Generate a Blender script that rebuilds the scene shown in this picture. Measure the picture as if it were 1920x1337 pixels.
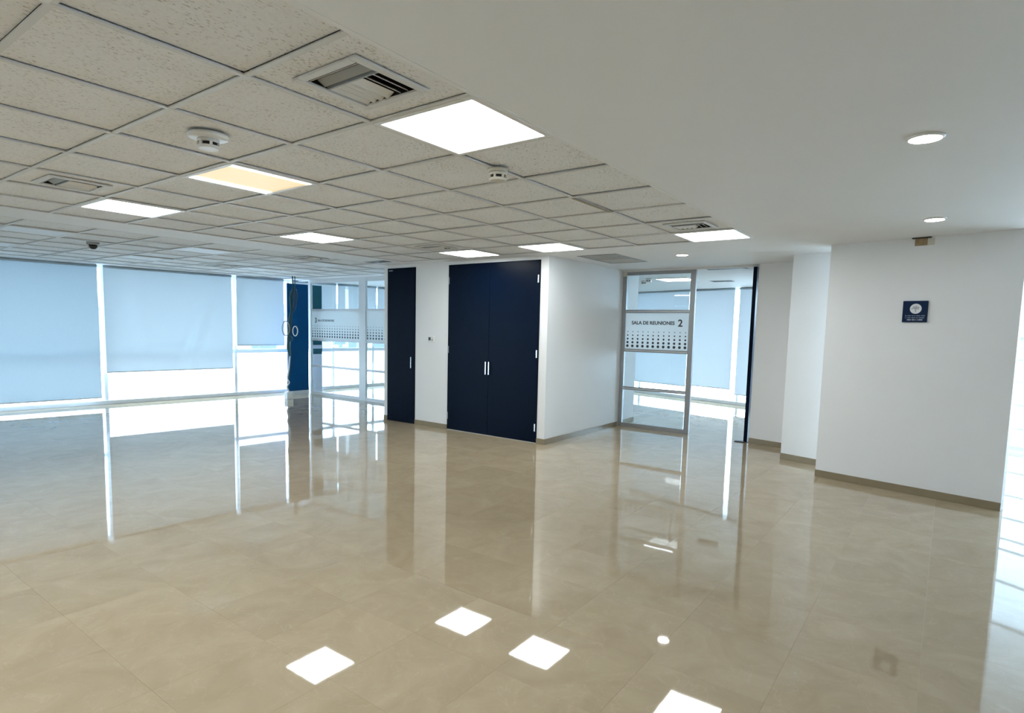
import bpy, bmesh, math, random
from mathutils import Vector, Matrix

for o in list(bpy.data.objects):
    bpy.data.objects.remove(o, do_unlink=True)
scene = bpy.context.scene
COL = scene.collection

# ------------------------------------------------------------------ camera
H_CAM = 1.505
YAW, PITCH, ROLL = 0.640968637, -0.0938362704, 0.0218414710
F_PX, CX, CY = 1115.40, 943.64, 719.54          # in the 1920 x 1337 frame
cam_data = bpy.data.cameras.new('camera')
cam = bpy.data.objects.new('camera', cam_data)
COL.objects.link(cam)
fwd = Vector((math.cos(YAW) * math.cos(PITCH), math.sin(YAW) * math.cos(PITCH), math.sin(PITCH)))
rgt = fwd.cross(Vector((0, 0, 1))).normalized()
upv = rgt.cross(fwd)
r2 = rgt * math.cos(ROLL) + upv * math.sin(ROLL)
u2 = -rgt * math.sin(ROLL) + upv * math.cos(ROLL)
cam.matrix_world = Matrix(((r2.x, u2.x, -fwd.x, 0), (r2.y, u2.y, -fwd.y, 0), (r2.z, u2.z, -fwd.z, H_CAM), (0, 0, 0, 1)))
cam_data.sensor_fit = 'HORIZONTAL'
cam_data.sensor_width = 36.0
cam_data.lens = F_PX * 36.0 / 1920.0
cam_data.shift_x = (960 - CX) / 1920.0
cam_data.shift_y = (CY - 668.5) / 1920.0
cam_data.clip_start = 0.02
cam_data.clip_end = 400
scene.camera = cam

# ------------------------------------------------------------------ world and exposure
SKY_COL, SKY_STR = (0.64, 0.84, 1.0), 10.0
LAMP_STR, DOWN_STR = 13.0, 34.0
world = bpy.data.worlds.new('world'); scene.world = world
world.use_nodes = True
bg = world.node_tree.nodes['Background']
bg.inputs[0].default_value = (*SKY_COL, 1); bg.inputs[1].default_value = SKY_STR
vs = scene.view_settings
vs.view_transform = 'Standard'; vs.look = 'None'; vs.exposure = 0.52; vs.gamma = 1.0
vs.use_curve_mapping = False

# ------------------------------------------------------------------ materials
def nt_new(name):
    m = bpy.data.materials.new(name); m.use_nodes = True
    nt = m.node_tree
    return m, nt, nt.nodes['Principled BSDF'], nt.nodes['Material Output']

def N(nt, kind, **kw):
    n = nt.nodes.new(kind)
    for k, v in kw.items():
        setattr(n, k, v)
    return n

def plain(name, col, rough=0.5, metal=0.0, var=0.04, scale=6.0, bump=0.0, bscale=200.0, spec=0.5):
    m, nt, b, out = nt_new(name)
    tc = N(nt, 'ShaderNodeTexCoord')
    nz = N(nt, 'ShaderNodeTexNoise'); nz.inputs['Scale'].default_value = scale; nz.inputs['Detail'].default_value = 4
    nt.links.new(tc.outputs['Object'], nz.inputs['Vector'])
    mx = N(nt, 'ShaderNodeMix', data_type='RGBA')
    mx.inputs['A'].default_value = (*[c * (1 - var) for c in col], 1)
    mx.inputs['B'].default_value = (*[min(1, c * (1 + var)) for c in col], 1)
    nt.links.new(nz.outputs['Fac'], mx.inputs['Factor'])
    nt.links.new(mx.outputs['Result'], b.inputs['Base Color'])
    b.inputs['Roughness'].default_value = rough; b.inputs['Metallic'].default_value = metal
    b.inputs['Specular IOR Level'].default_value = spec
    if bump:
        n2 = N(nt, 'ShaderNodeTexNoise'); n2.inputs['Scale'].default_value = bscale; n2.inputs['Detail'].default_value = 3
        nt.links.new(tc.outputs['Object'], n2.inputs['Vector'])
        bp = N(nt, 'ShaderNodeBump'); bp.inputs['Strength'].default_value = bump; bp.inputs['Distance'].default_value = 0.002
        nt.links.new(n2.outputs['Fac'], bp.inputs['Height']); nt.links.new(bp.outputs['Normal'], b.inputs['Normal'])
    return m

def emit(name, col, strength):
    m, nt, b, out = nt_new(name)
    b.inputs['Base Color'].default_value = (0.9, 0.9, 0.88, 1)
    b.inputs['Emission Color'].default_value = (*col, 1)
    b.inputs['Emission Strength'].default_value = strength
    b.inputs['Roughness'].default_value = 0.4
    return m

TILE = 0.50
def floor_material():
    m, nt, b, out = nt_new('polished_marble')
    geo = N(nt, 'ShaderNodeNewGeometry')
    # per-tile hash from the world position, so each slab of stone has its own shade and vein offset
    sc = N(nt, 'ShaderNodeVectorMath', operation='MULTIPLY'); sc.inputs[1].default_value = (1 / TILE, 1 / TILE, 0)
    fl = N(nt, 'ShaderNodeVectorMath', operation='FLOOR')
    nt.links.new(geo.outputs['Position'], sc.inputs[0]); nt.links.new(sc.outputs[0], fl.inputs[0])
    wn = N(nt, 'ShaderNodeTexWhiteNoise', noise_dimensions='2D'); nt.links.new(fl.outputs[0], wn.inputs['Vector'])
    off = N(nt, 'ShaderNodeVectorMath', operation='SCALE'); off.inputs['Scale'].default_value = 30
    nt.links.new(wn.outputs['Color'], off.inputs[0])
    add = N(nt, 'ShaderNodeVectorMath', operation='ADD')
    nt.links.new(geo.outputs['Position'], add.inputs[0]); nt.links.new(off.outputs[0], add.inputs[1])
    n1 = N(nt, 'ShaderNodeTexNoise'); n1.inputs['Scale'].default_value = 2.6; n1.inputs['Detail'].default_value = 8
    n1.inputs['Roughness'].default_value = 0.62; n1.inputs['Distortion'].default_value = 1.2
    nt.links.new(add.outputs[0], n1.inputs['Vector'])
    r1 = N(nt, 'ShaderNodeValToRGB')
    r1.color_ramp.elements[0].position = 0.30; r1.color_ramp.elements[0].color = (0.375, 0.293, 0.190, 1)
    r1.color_ramp.elements[1].position = 0.72; r1.color_ramp.elements[1].color = (0.455, 0.368, 0.250, 1)
    nt.links.new(n1.outputs['Fac'], r1.inputs['Fac'])
    # fine pale veins
    n2 = N(nt, 'ShaderNodeTexNoise'); n2.inputs['Scale'].default_value = 3.2; n2.inputs['Detail'].default_value = 5; n2.inputs['Distortion'].default_value = 2.4
    nt.links.new(add.outputs[0], n2.inputs['Vector'])
    ab = N(nt, 'ShaderNodeMath', operation='SUBTRACT'); ab.inputs[1].default_value = 0.5; nt.links.new(n2.outputs['Fac'], ab.inputs[0])
    a2 = N(nt, 'ShaderNodeMath', operation='ABSOLUTE'); nt.links.new(ab.outputs[0], a2.inputs[0])
    mr = N(nt, 'ShaderNodeMapRange'); mr.inputs['From Min'].default_value = 0.0; mr.inputs['From Max'].default_value = 0.012
    mr.inputs['To Min'].default_value = 0.10; mr.inputs['To Max'].default_value = 0.0
    nt.links.new(a2.outputs[0], mr.inputs['Value'])
    mv = N(nt, 'ShaderNodeMix', data_type='RGBA'); mv.inputs['B'].default_value = (0.72, 0.64, 0.52, 1)
    nt.links.new(mr.outputs['Result'], mv.inputs['Factor']); nt.links.new(r1.outputs['Color'], mv.inputs['A'])
    # tile tone
    mt = N(nt, 'ShaderNodeMapRange'); mt.inputs['To Min'].default_value = 0.975; mt.inputs['To Max'].default_value = 1.025
    nt.links.new(wn.outputs['Value'], mt.inputs['Value'])
    ml = N(nt, 'ShaderNodeVectorMath', operation='SCALE')
    nt.links.new(mv.outputs['Result'], ml.inputs[0]); nt.links.new(mt.outputs['Result'], ml.inputs['Scale'])
    nt.links.new(ml.outputs[0], b.inputs['Base Color'])
    b.inputs['Roughness'].default_value = 0.03
    b.inputs['IOR'].default_value = 1.63
    # very slight waviness of the polish
    n3 = N(nt, 'ShaderNodeTexNoise'); n3.inputs['Scale'].default_value = 9; n3.inputs['Detail'].default_value = 2
    nt.links.new(add.outputs[0], n3.inputs['Vector'])
    bp = N(nt, 'ShaderNodeBump'); bp.inputs['Strength'].default_value = 0.015; bp.inputs['Distance'].default_value = 0.004
    nt.links.new(n3.outputs['Fac'], bp.inputs['Height']); nt.links.new(bp.outputs['Normal'], b.inputs['Normal'])
    return m

def ceiling_tile_material():
    m, nt, b, out = nt_new('fissured_mineral_tile')
    geo = N(nt, 'ShaderNodeNewGeometry')
    mp = N(nt, 'ShaderNodeMapping'); mp.inputs['Scale'].default_value = (1.0, 1.7, 1)
    nt.links.new(geo.outputs['Position'], mp.inputs['Vector'])
    n1 = N(nt, 'ShaderNodeTexNoise'); n1.inputs['Scale'].default_value = 62; n1.inputs['Detail'].default_value = 3; n1.inputs['Distortion'].default_value = 0.6
    nt.links.new(mp.outputs[0], n1.inputs['Vector'])
    n2 = N(nt, 'ShaderNodeTexNoise'); n2.inputs['Scale'].default_value = 4.0; n2.inputs['Detail'].default_value = 2
    nt.links.new(geo.outputs['Position'], n2.inputs['Vector'])
    th = N(nt, 'ShaderNodeMapRange'); th.inputs['To Min'].default_value = -0.10; th.inputs['To Max'].default_value = 0.10
    nt.links.new(n2.outputs['Fac'], th.inputs['Value'])
    ad = N(nt, 'ShaderNodeMath', operation='ADD'); nt.links.new(n1.outputs['Fac'], ad.inputs[0]); nt.links.new(th.outputs[0], ad.inputs[1])
    r = N(nt, 'ShaderNodeValToRGB')
    e = r.color_ramp.elements
    e[0].position = 0.34; e[0].color = (0.56, 0.545, 0.51, 1)
    e[1].position = 0.40; e[1].color = (0.82, 0.825, 0.82, 1)
    k = e.new(0.7); k.color = (0.87, 0.875, 0.875, 1)
    nt.links.new(ad.outputs[0], r.inputs['Fac'])
    nt.links.new(r.outputs['Color'], b.inputs['Base Color'])
    b.inputs['Roughness'].default_value = 0.9
    bp = N(nt, 'ShaderNodeBump'); bp.inputs['Strength'].default_value = 0.5; bp.inputs['Distance'].default_value = 0.003
    nt.links.new(ad.outputs[0], bp.inputs['Height']); nt.links.new(bp.outputs['Normal'], b.inputs['Normal'])
    return m

def glass_material(name, tint=(1, 1, 1), gloss=1.0):
    m, nt, b, out = nt_new(name)
    nt.nodes.remove(b)
    tr = N(nt, 'ShaderNodeBsdfTransparent'); tr.inputs['Color'].default_value = (*tint, 1)
    gl = N(nt, 'ShaderNodeBsdfGlossy'); gl.inputs['Roughness'].default_value = 0.0
    lw = N(nt, 'ShaderNodeLayerWeight'); lw.inputs['Blend'].default_value = 0.5     # facing = 1 - |cos|, same from both sides of the pane
    pw = N(nt, 'ShaderNodeMath', operation='POWER'); pw.inputs[1].default_value = 5.0
    nt.links.new(lw.outputs['Facing'], pw.inputs[0])
    ma = N(nt, 'ShaderNodeMath', operation='MULTIPLY_ADD'); ma.inputs[1].default_value = 0.96; ma.inputs[2].default_value = 0.04
    nt.links.new(pw.outputs[0], ma.inputs[0])
    ml = N(nt, 'ShaderNodeMath', operation='MULTIPLY'); ml.inputs[1].default_value = gloss
    nt.links.new(ma.outputs[0], ml.inputs[0])
    mx = N(nt, 'ShaderNodeMixShader')
    nt.links.new(ml.outputs[0], mx.inputs['Fac']); nt.links.new(tr.outputs[0], mx.inputs[1]); nt.links.new(gl.outputs[0], mx.inputs[2])
    nt.links.new(mx.outputs[0], out.inputs['Surface'])
    return m

def sheet_material(name, dcol, tcol, tfac, clear=0.0, weave=0.0):
    """thin sheet: diffuse + translucent (+ a little straight-through)"""
    m, nt, b, out = nt_new(name)
    nt.nodes.remove(b)
    d = N(nt, 'ShaderNodeBsdfDiffuse'); d.inputs['Color'].default_value = (*dcol, 1)
    t = N(nt, 'ShaderNodeBsdfTranslucent'); t.inputs['Color'].default_value = (*tcol, 1)
    mx = N(nt, 'ShaderNodeMixShader'); mx.inputs['Fac'].default_value = tfac
    nt.links.new(d.outputs[0], mx.inputs[1]); nt.links.new(t.outputs[0], mx.inputs[2])
    last = mx
    if weave:
        tc = N(nt, 'ShaderNodeTexCoord')
        nz = N(nt, 'ShaderNodeTexNoise'); nz.inputs['Scale'].default_value = 90; nz.inputs['Detail'].default_value = 3
        nt.links.new(tc.outputs['Object'], nz.inputs['Vector'])
        c = N(nt, 'ShaderNodeMix', data_type='RGBA')
        c.inputs['A'].default_value = (*[v * (1 - weave) for v in dcol], 1); c.inputs['B'].default_value = (*[min(1, v * (1 + weave)) for v in dcol], 1)
        nt.links.new(nz.outputs['Fac'], c.inputs['Factor']); nt.links.new(c.outputs['Result'], d.inputs['Color'])
    if clear:
        tr = N(nt, 'ShaderNodeBsdfTransparent')
        m2 = N(nt, 'ShaderNodeMixShader'); m2.inputs['Fac'].default_value = clear
        nt.links.new(mx.outputs[0], m2.inputs[1]); nt.links.new(tr.outputs[0], m2.inputs[2]); last = m2
    nt.links.new(last.outputs[0], out.inputs['Surface'])
    return m

def worn_lamp_material():
    """diffuser whose tubes glow at the two long sides while the middle is yellowed and dim"""
    m, nt, b, out = nt_new('yellowed_diffuser')
    tc = N(nt, 'ShaderNodeTexCoord')
    sp = N(nt, 'ShaderNodeSeparateXYZ'); nt.links.new(tc.outputs['Object'], sp.inputs[0])
    a = N(nt, 'ShaderNodeMath', operation='ABSOLUTE'); nt.links.new(sp.outputs['Y'], a.inputs[0])
    mr = N(nt, 'ShaderNodeMapRange', interpolation_type='SMOOTHSTEP')
    mr.inputs['From Min'].default_value = 0.19; mr.inputs['From Max'].default_value = 0.27
    nt.links.new(a.outputs[0], mr.inputs['Value'])
    c = N(nt, 'ShaderNodeMix', data_type='RGBA'); c.inputs['A'].default_value = (1.0, 0.76, 0.42, 1); c.inputs['B'].default_value = (1, 0.97, 0.88, 1)
    s = N(nt, 'ShaderNodeMix', data_type='FLOAT'); s.inputs['A'].default_value = 0.50; s.inputs['B'].default_value = LAMP_STR
    nt.links.new(mr.outputs[0], c.inputs['Factor']); nt.links.new(mr.outputs[0], s.inputs['Factor'])
    nt.links.new(c.outputs['Result'], b.inputs['Emission Color']); nt.links.new(s.outputs['Result'], b.inputs['Emission Strength'])
    b.inputs['Base Color'].default_value = (0.6, 0.55, 0.42, 1)
    return m

M = {
    'floor': floor_material(),
    'grout': plain('grout', (0.36, 0.295, 0.21), 0.3),
    'tile': ceiling_tile_material(),
    'tbar': plain('tee_bar_grey', (0.70, 0.70, 0.68), 0.5),
    'stain': plain('stained_metal', (0.36, 0.32, 0.23), 0.6, var=0.2, scale=20),
    'gyp': plain('painted_gypsum_ceiling', (0.86, 0.87, 0.875), 0.65, var=0.02, scale=3, bump=0.10, bscale=260),
    'wall': plain('white_wall_paint', (0.85, 0.85, 0.845), 0.55, var=0.02, scale=2.5, bump=0.12, bscale=300),
    'base': plain('beige_baseboard_stone', (0.26, 0.205, 0.125), 0.25, var=0.10, scale=9),
    'navy': plain('navy_laminate', (0.0006, 0.0045, 0.016), 0.30, var=0.15, scale=14, bump=0.05, bscale=420, spec=0.07),
    'navyblue': plain('blue_laminate', (0.001, 0.075, 0.23), 0.35, var=0.15, scale=8, spec=0.12),
    'teal': plain('teal_fabric_panel', (0.012, 0.11, 0.15), 0.8, var=0.25, scale=25),
    'pale': plain('pale_lilac_panel', (0.72, 0.77, 0.90), 0.5),
    'alu': plain('anodised_aluminium', (0.36, 0.37, 0.38), 0.35, metal=0.5),
    'aluw': plain('white_painted_aluminium', (0.80, 0.83, 0.86), 0.4),
    'chrome': plain('brushed_steel', (0.78, 0.78, 0.78), 0.22, metal=1.0),
    'white': plain('white_plastic', (0.82, 0.82, 0.80), 0.4),
    'cream': plain('cream_plastic', (0.66, 0.63, 0.54), 0.45),
    'black': plain('black_plastic', (0.012, 0.012, 0.013), 0.5),
    'cavity': plain('black_duct', (0.010, 0.011, 0.012), 0.8),
    'darkteal': plain('dark_teal_cable', (0.006, 0.075, 0.10), 0.5),
    'grey': plain('grey_metal', (0.36, 0.38, 0.39), 0.45),
    'plasterbrown': plain('broken_plaster_brown', (0.36, 0.26, 0.14), 0.8, var=0.4, scale=40),
    'plaque': plain('navy_acrylic', (0.003, 0.018, 0.060), 0.3, var=0.1, spec=0.15),
    'print': plain('white_print', (0.78, 0.80, 0.82), 0.6),
    'printdim': plain('grey_blue_print', (0.30, 0.36, 0.46), 0.6),
    'ink': plain('dark_grey_vinyl', (0.045, 0.050, 0.060), 0.6),
    'inkblue': plain('slate_blue_vinyl', (0.03, 0.065, 0.10), 0.6),
    'glass': glass_material('clear_glass', (0.93, 0.97, 0.985)),
    'winglass': glass_material('window_glass', (0.95, 0.98, 1.0), 0.6),
    'frost': sheet_material('frosted_window_film', (0.8, 0.85, 0.9), (0.93, 0.96, 1.0), 0.94),
    'film': sheet_material('frosted_white_film', (0.86, 0.89, 0.90), (0.9, 0.95, 0.97), 0.45, clear=0.09),
    'blind': sheet_material('blue_grey_blind_fabric', (0.40, 0.51, 0.60), (0.80, 0.93, 1.0), 0.072, weave=0.05),
    'blindmid': sheet_material('light_blue_grey_blind_fabric', (0.50, 0.57, 0.61), (0.86, 0.95, 1.0), 0.085, weave=0.04),
    'blindpale': sheet_material('pale_grey_blind_fabric', (0.54, 0.58, 0.61), (0.90, 0.96, 1.0), 0.085, weave=0.04),
    'lamp': emit('lit_diffuser', (0.92, 0.985, 1.0), LAMP_STR),
    'down': emit('downlight_disc', (0.96, 0.98, 1.0), DOWN_STR),
    'rollergrey': plain('blue_grey_roller', (0.42, 0.50, 0.56), 0.6),
    'unlit': plain('unlit_diffuser', (0.88, 0.89, 0.89), 0.35),
    'sleeve': glass_material('clear_plastic_sleeve', (0.62, 0.74, 0.78)),
    'display': plain('grey_display', (0.05, 0.06, 0.06), 0.2),
    'bldg': plain('pale_concrete', (0.17, 0.20, 0.26), 0.8),
    'bldgwin': plain('far_window_glass', (0.05, 0.07, 0.12), 0.3),
    'street': plain('pale_street', (0.55, 0.56, 0.56), 0.9),
}
M['worn'] = worn_lamp_material()

# ------------------------------------------------------------------ mesh helpers
class MB:
    """collects simple solids into one mesh"""
    def __init__(s): s.v = []; s.f = []
    def box(s, x0, x1, y0, y1, z0, z1):
        return s.hexa([(x0, y0, z0), (x1, y0, z0), (x1, y1, z0), (x0, y1, z0), (x0, y0, z1), (x1, y0, z1), (x1, y1, z1), (x0, y1, z1)])
    def hexa(s, p):
        n = len(s.v); s.v += [tuple(q) for q in p]
        s.f += [tuple(n + i for i in q) for q in ((0, 3, 2, 1), (4, 5, 6, 7), (0, 1, 5, 4), (1, 2, 6, 5), (2, 3, 7, 6), (3, 0, 4, 7))]
        return s
    def plate(s, c, ux, uy, uz):
        """box centred at c with three half-extent vectors"""
        c, ux, uy, uz = Vector(c), Vector(ux), Vector(uy), Vector(uz)
        return s.hexa([c + a * ux + b * uy + d * uz for d in (-1, 1) for a, b in ((-1, -1), (1, -1), (1, 1), (-1, 1))])
    def cyl(s, c, r, z0, z1, n=24, r2=None):
        r2 = r if r2 is None else r2
        k = len(s.v)
        for i in range(n):
            a = 2 * math.pi * i / n
            s.v.append((c[0] + r * math.cos(a), c[1] + r * math.sin(a), z0)); s.v.append((c[0] + r2 * math.cos(a), c[1] + r2 * math.sin(a), z1))
        for i in range(n):
            j = (i + 1) % n
            s.f.append((k + 2 * i, k + 2 * j, k + 2 * j + 1, k + 2 * i + 1))
        s.f.append(tuple(k + 2 * i for i in range(n))[::-1]); s.f.append(tuple(k + 2 * i + 1 for i in range(n)))
        return s
    def lathe(s, prof, n=28):
        k = len(s.v)
        for r, z in prof:
            for i in range(n):
                a = 2 * math.pi * i / n
                s.v.append((r * math.cos(a), r * math.sin(a), z))
        for q in range(len(prof) - 1):
            for i in range(n):
                j = (i + 1) % n
                s.f.append((k + q * n + i, k + q * n + j, k + (q + 1) * n + j, k + (q + 1) * n + i))
        s.f.append(tuple(k + i for i in range(n))[::-1]); s.f.append(tuple(k + (len(prof) - 1) * n + i for i in range(n)))
        return s
    def tube(s, pts, r, n=8):
        pts = [Vector(p) for p in pts]; k = len(s.v)
        ref = Vector((0.3, 0.9, 0.1))
        for i, p in enumerate(pts):
            t = (pts[min(i + 1, len(pts) - 1)] - pts[max(i - 1, 0)]).normalized()
            a = t.cross(ref).normalized(); b = t.cross(a)
            rr = r[i] if isinstance(r, (list, tuple)) else r
            for q in range(n):
                w = 2 * math.pi * q / n
                s.v.append(tuple(p + a * rr * math.cos(w) + b * rr * math.sin(w)))
        for i in range(len(pts) - 1):
            for q in range(n):
                j = (q + 1) % n
                s.f.append((k + i * n + q, k + i * n + j, k + (i + 1) * n + j, k + (i + 1) * n + q))
        s.f.append(tuple(k + q for q in range(n))[::-1]); s.f.append(tuple(k + (len(pts) - 1) * n + q for q in range(n)))
        return s
    def mesh(s, name, mat, smooth=False):
        me = bpy.data.meshes.new(name); me.from_pydata(s.v, [], s.f); me.validate()
        bm = bmesh.new(); bm.from_mesh(me); bmesh.ops.recalc_face_normals(bm, faces=bm.faces); bm.to_mesh(me); bm.free()
        if mat is not None: me.materials.append(M[mat] if isinstance(mat, str) else mat)
        if smooth:
            for p in me.polygons: p.use_smooth = len(p.vertices) == 4
        return me
    def build(s, name, mat, parent=None, smooth=False, bevel=0.0):
        o = bpy.data.objects.new(name, s.mesh(name, mat, smooth)); COL.objects.link(o); o.parent = parent
        if bevel:
            b = o.modifiers.new('bevel', 'BEVEL'); b.width = bevel; b.segments = 2; b.limit_method = 'ANGLE'
        return o

def link(name, me, parent=None, loc=(0, 0, 0)):
    o = bpy.data.objects.new(name, me); COL.objects.link(o); o.parent = parent; o.location = loc
    return o

def empty(name, loc=(0, 0, 0), rz=0.0):
    o = bpy.data.objects.new(name, None); COL.objects.link(o)
    o.empty_display_size = 0.1; o.location = loc; o.rotation_euler = (0, 0, rz)
    return o

def thing(name, label, cat, loc=(0, 0, 0), rz=0.0, group=None):
    o = empty(name, loc, rz); o['label'] = label; o['category'] = cat
    if group: o['group'] = group
    return o

def struct(o, label=None, cat=None):
    o['kind'] = 'structure'
    if label: o['label'] = label
    if cat: o['category'] = cat
    return o

def text_mesh(name, body, size, mat, parent, M4, align='LEFT', depth=0.0006, spacing=1.0, bold=0.0):
    cu = bpy.data.curves.new(name, 'FONT'); cu.body = body; cu.size = size; cu.align_x = align; cu.extrude = depth
    cu.space_character = spacing; cu.offset = bold
    tmp = bpy.data.objects.new(name, cu); COL.objects.link(tmp)
    bpy.context.view_layer.update()
    me = bpy.data.meshes.new_from_object(tmp.evaluated_get(bpy.context.evaluated_depsgraph_get()))
    bpy.data.objects.remove(tmp, do_unlink=True); bpy.data.curves.remove(cu)
    me.materials.clear(); me.materials.append(M[mat])
    me.transform(M4)
    return link(name, me, parent)

# ------------------------------------------------------------------ dimensions
ZC = 2.428                       # ceiling height
G = 0.61                         # ceiling module
GX, GY = 0.6705, 1.5925          # ceiling grid origin (line 0,0)
gx = lambda i: GX + i * G
gy = lambda j: GY + j * G
XW, YB = gx(-8), -4.2            # left and back limits of the room
FA, FB = Vector((2.0, 12.08)), Vector((8.0, 11.49))     # window wall line
fdir = (FB - FA).normalized()
def fac(s): return FA + fdir * s
S0, S1 = (XW - 2.0) / fdir.x, 9.45
RF = [Vector((13.95, 7.35)), Vector((13.163, 4.622)), Vector((12.45, 2.15)), Vector((10.437, -0.726)), Vector((8.4, -4.2))]  # right facade line

# ------------------------------------------------------------------ floor
outline = [(XW, YB), (RF[4].x, RF[4].y), (RF[3].x, RF[3].y), (RF[2].x, RF[2].y), (RF[1].x, RF[1].y), (RF[0].x, RF[0].y),
           (fac(S1).x, 7.35), tuple(fac(S1)), tuple(fac(S0))]
def slab(name, z0, z1, mat):
    n = len(outline)
    b = MB(); b.v = [(x, y, z0) for x, y in outline] + [(x, y, z1) for x, y in outline]
    b.f = [tuple(range(n))[::-1], tuple(range(n, 2 * n))] + [(i, (i + 1) % n, n + (i + 1) % n, n + i) for i in range(n)]
    return b.build(name, mat)
floor = slab('floor', -0.20, -0.002, 'grout')
struct(floor, 'polished beige marble tile floor reflecting windows and ceiling lamps', 'floor')

def inside(x, y):
    c = False; n = len(outline)
    for i in range(n):
        x0, y0 = outline[i]; x1, y1 = outline[(i + 1) % n]
        if (y0 > y) != (y1 > y) and x < (x1 - x0) * (y - y0) / (y1 - y0) + x0: c = not c
    return c
def clip_poly(poly, x0, x1, y0, y1):
    def cut(P, f, inter):
        out = []
        for i in range(len(P)):
            a, b = P[i - 1], P[i]
            if f(b):
                if not f(a): out.append(inter(a, b))
                out.append(b)
            elif f(a): out.append(inter(a, b))
        return out
    ix = lambda X: (lambda a, b: (X, a[1] + (b[1] - a[1]) * (X - a[0]) / (b[0] - a[0])))
    iy = lambda Y: (lambda a, b: (a[0] + (b[0] - a[0]) * (Y - a[1]) / (b[1] - a[1]), Y))
    P = list(poly)
    for f, it in ((lambda p: p[0] >= x0, ix(x0)), (lambda p: p[0] <= x1, ix(x1)), (lambda p: p[1] >= y0, iy(y0)), (lambda p: p[1] <= y1, iy(y1))):
        if not P: return P
        P = cut(P, f, it)
    return P
def project(x, y, z):
    d = Vector((x, y, z - H_CAM)); w = d.dot(fwd)
    if w < 0.05: return None
    return CX + F_PX * d.dot(r2) / w, CY - F_PX * d.dot(u2) / w
gap = 0.0003
tb = MB().box(gap, TILE - gap, gap, TILE - gap, -0.0018, 0.0)
tile_me = tb.mesh('floor_tile', 'floor')
cells = []
for i in range(math.floor(XW / TILE), 29):
    for j in range(math.floor(YB / TILE), 27):
        x0, y0 = i * TILE, j * TILE
        full = all(inside(x, y) for x, y in ((x0, y0), (x0 + TILE, y0), (x0, y0 + TILE), (x0 + TILE, y0 + TILE)))
        P = [] if full else clip_poly(outline, x0 + gap, x0 + TILE - gap, y0 + gap, y0 + TILE - gap)
        if not full and len(P) < 3: continue
        q = project(x0 + TILE / 2, y0 + TILE / 2, 0)
        score = -1
        if q and -60 < q[0] < 1980 and -60 < q[1] < 1420:
            hid = (x0 > 6.45 and 3.7 < y0 < 7.2) or (x0 > 6.9 and y0 < 1.3 and y0 > -0.9)
            if not hid: score = 1.0 / (x0 ** 2 + y0 ** 2 + 0.1)
        cells.append((score if full else -1, i, j, full, P))
cells.sort(key=lambda c: -c[0])
rest = MB()
for k, (sc_, i, j, full, P) in enumerate(cells):
    x0, y0 = i * TILE, j * TILE
    if k < 300 and sc_ > 0:
        link('floor_tile', tile_me, floor, (x0, y0, 0))
    elif full:
        rest.box(x0 + gap, x0 + TILE - gap, y0 + gap, y0 + TILE - gap, -0.0018, 0.0)
    else:
        n = len(P); b0 = len(rest.v)
        rest.v += [(x, y, -0.0018) for x, y in P] + [(x, y, 0.0) for x, y in P]
        rest.f += [tuple(b0 + t for t in range(n))[::-1], tuple(b0 + n + t for t in range(n))] + [(b0 + t, b0 + (t + 1) % n, b0 + n + (t + 1) % n, b0 + n + t) for t in range(n)]
ro = rest.build('far_floor_tiles', 'floor', floor); ro['kind'] = 'stuff'

# ------------------------------------------------------------------ ceiling
G1 = (-8, 9, 0, 8)               # first grid: columns i, rows j
G2 = (-8, 11, 9, 16)             # second grid beside the windows
XR = 14.3
cb = MB()
cb.box(XW, XR, YB, gy(0), ZC, ZC + 0.12)
cb.box(gx(9), XR, gy(0), gy(8), ZC, ZC + 0.12)
cb.box(XW, XR, gy(8), gy(9), ZC, ZC + 0.12)
cb.box(gx(11), XR, gy(9), gy(16), ZC, ZC + 0.12)
cb.box(XW, XR, gy(16), 12.9, ZC, ZC + 0.12)
ceiling = cb.build('ceiling', 'gyp')
struct(ceiling, 'white gypsum ceiling with recessed grids of speckled mineral tiles', 'ceiling')
MB().box(XW - 0.1, XR, YB - 0.1, 12.95, ZC + 0.13, ZC + 0.25).build('light_stop_slab', 'cavity', ceiling)  # unseen slab, added to keep daylight from leaking in over the tiles

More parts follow.
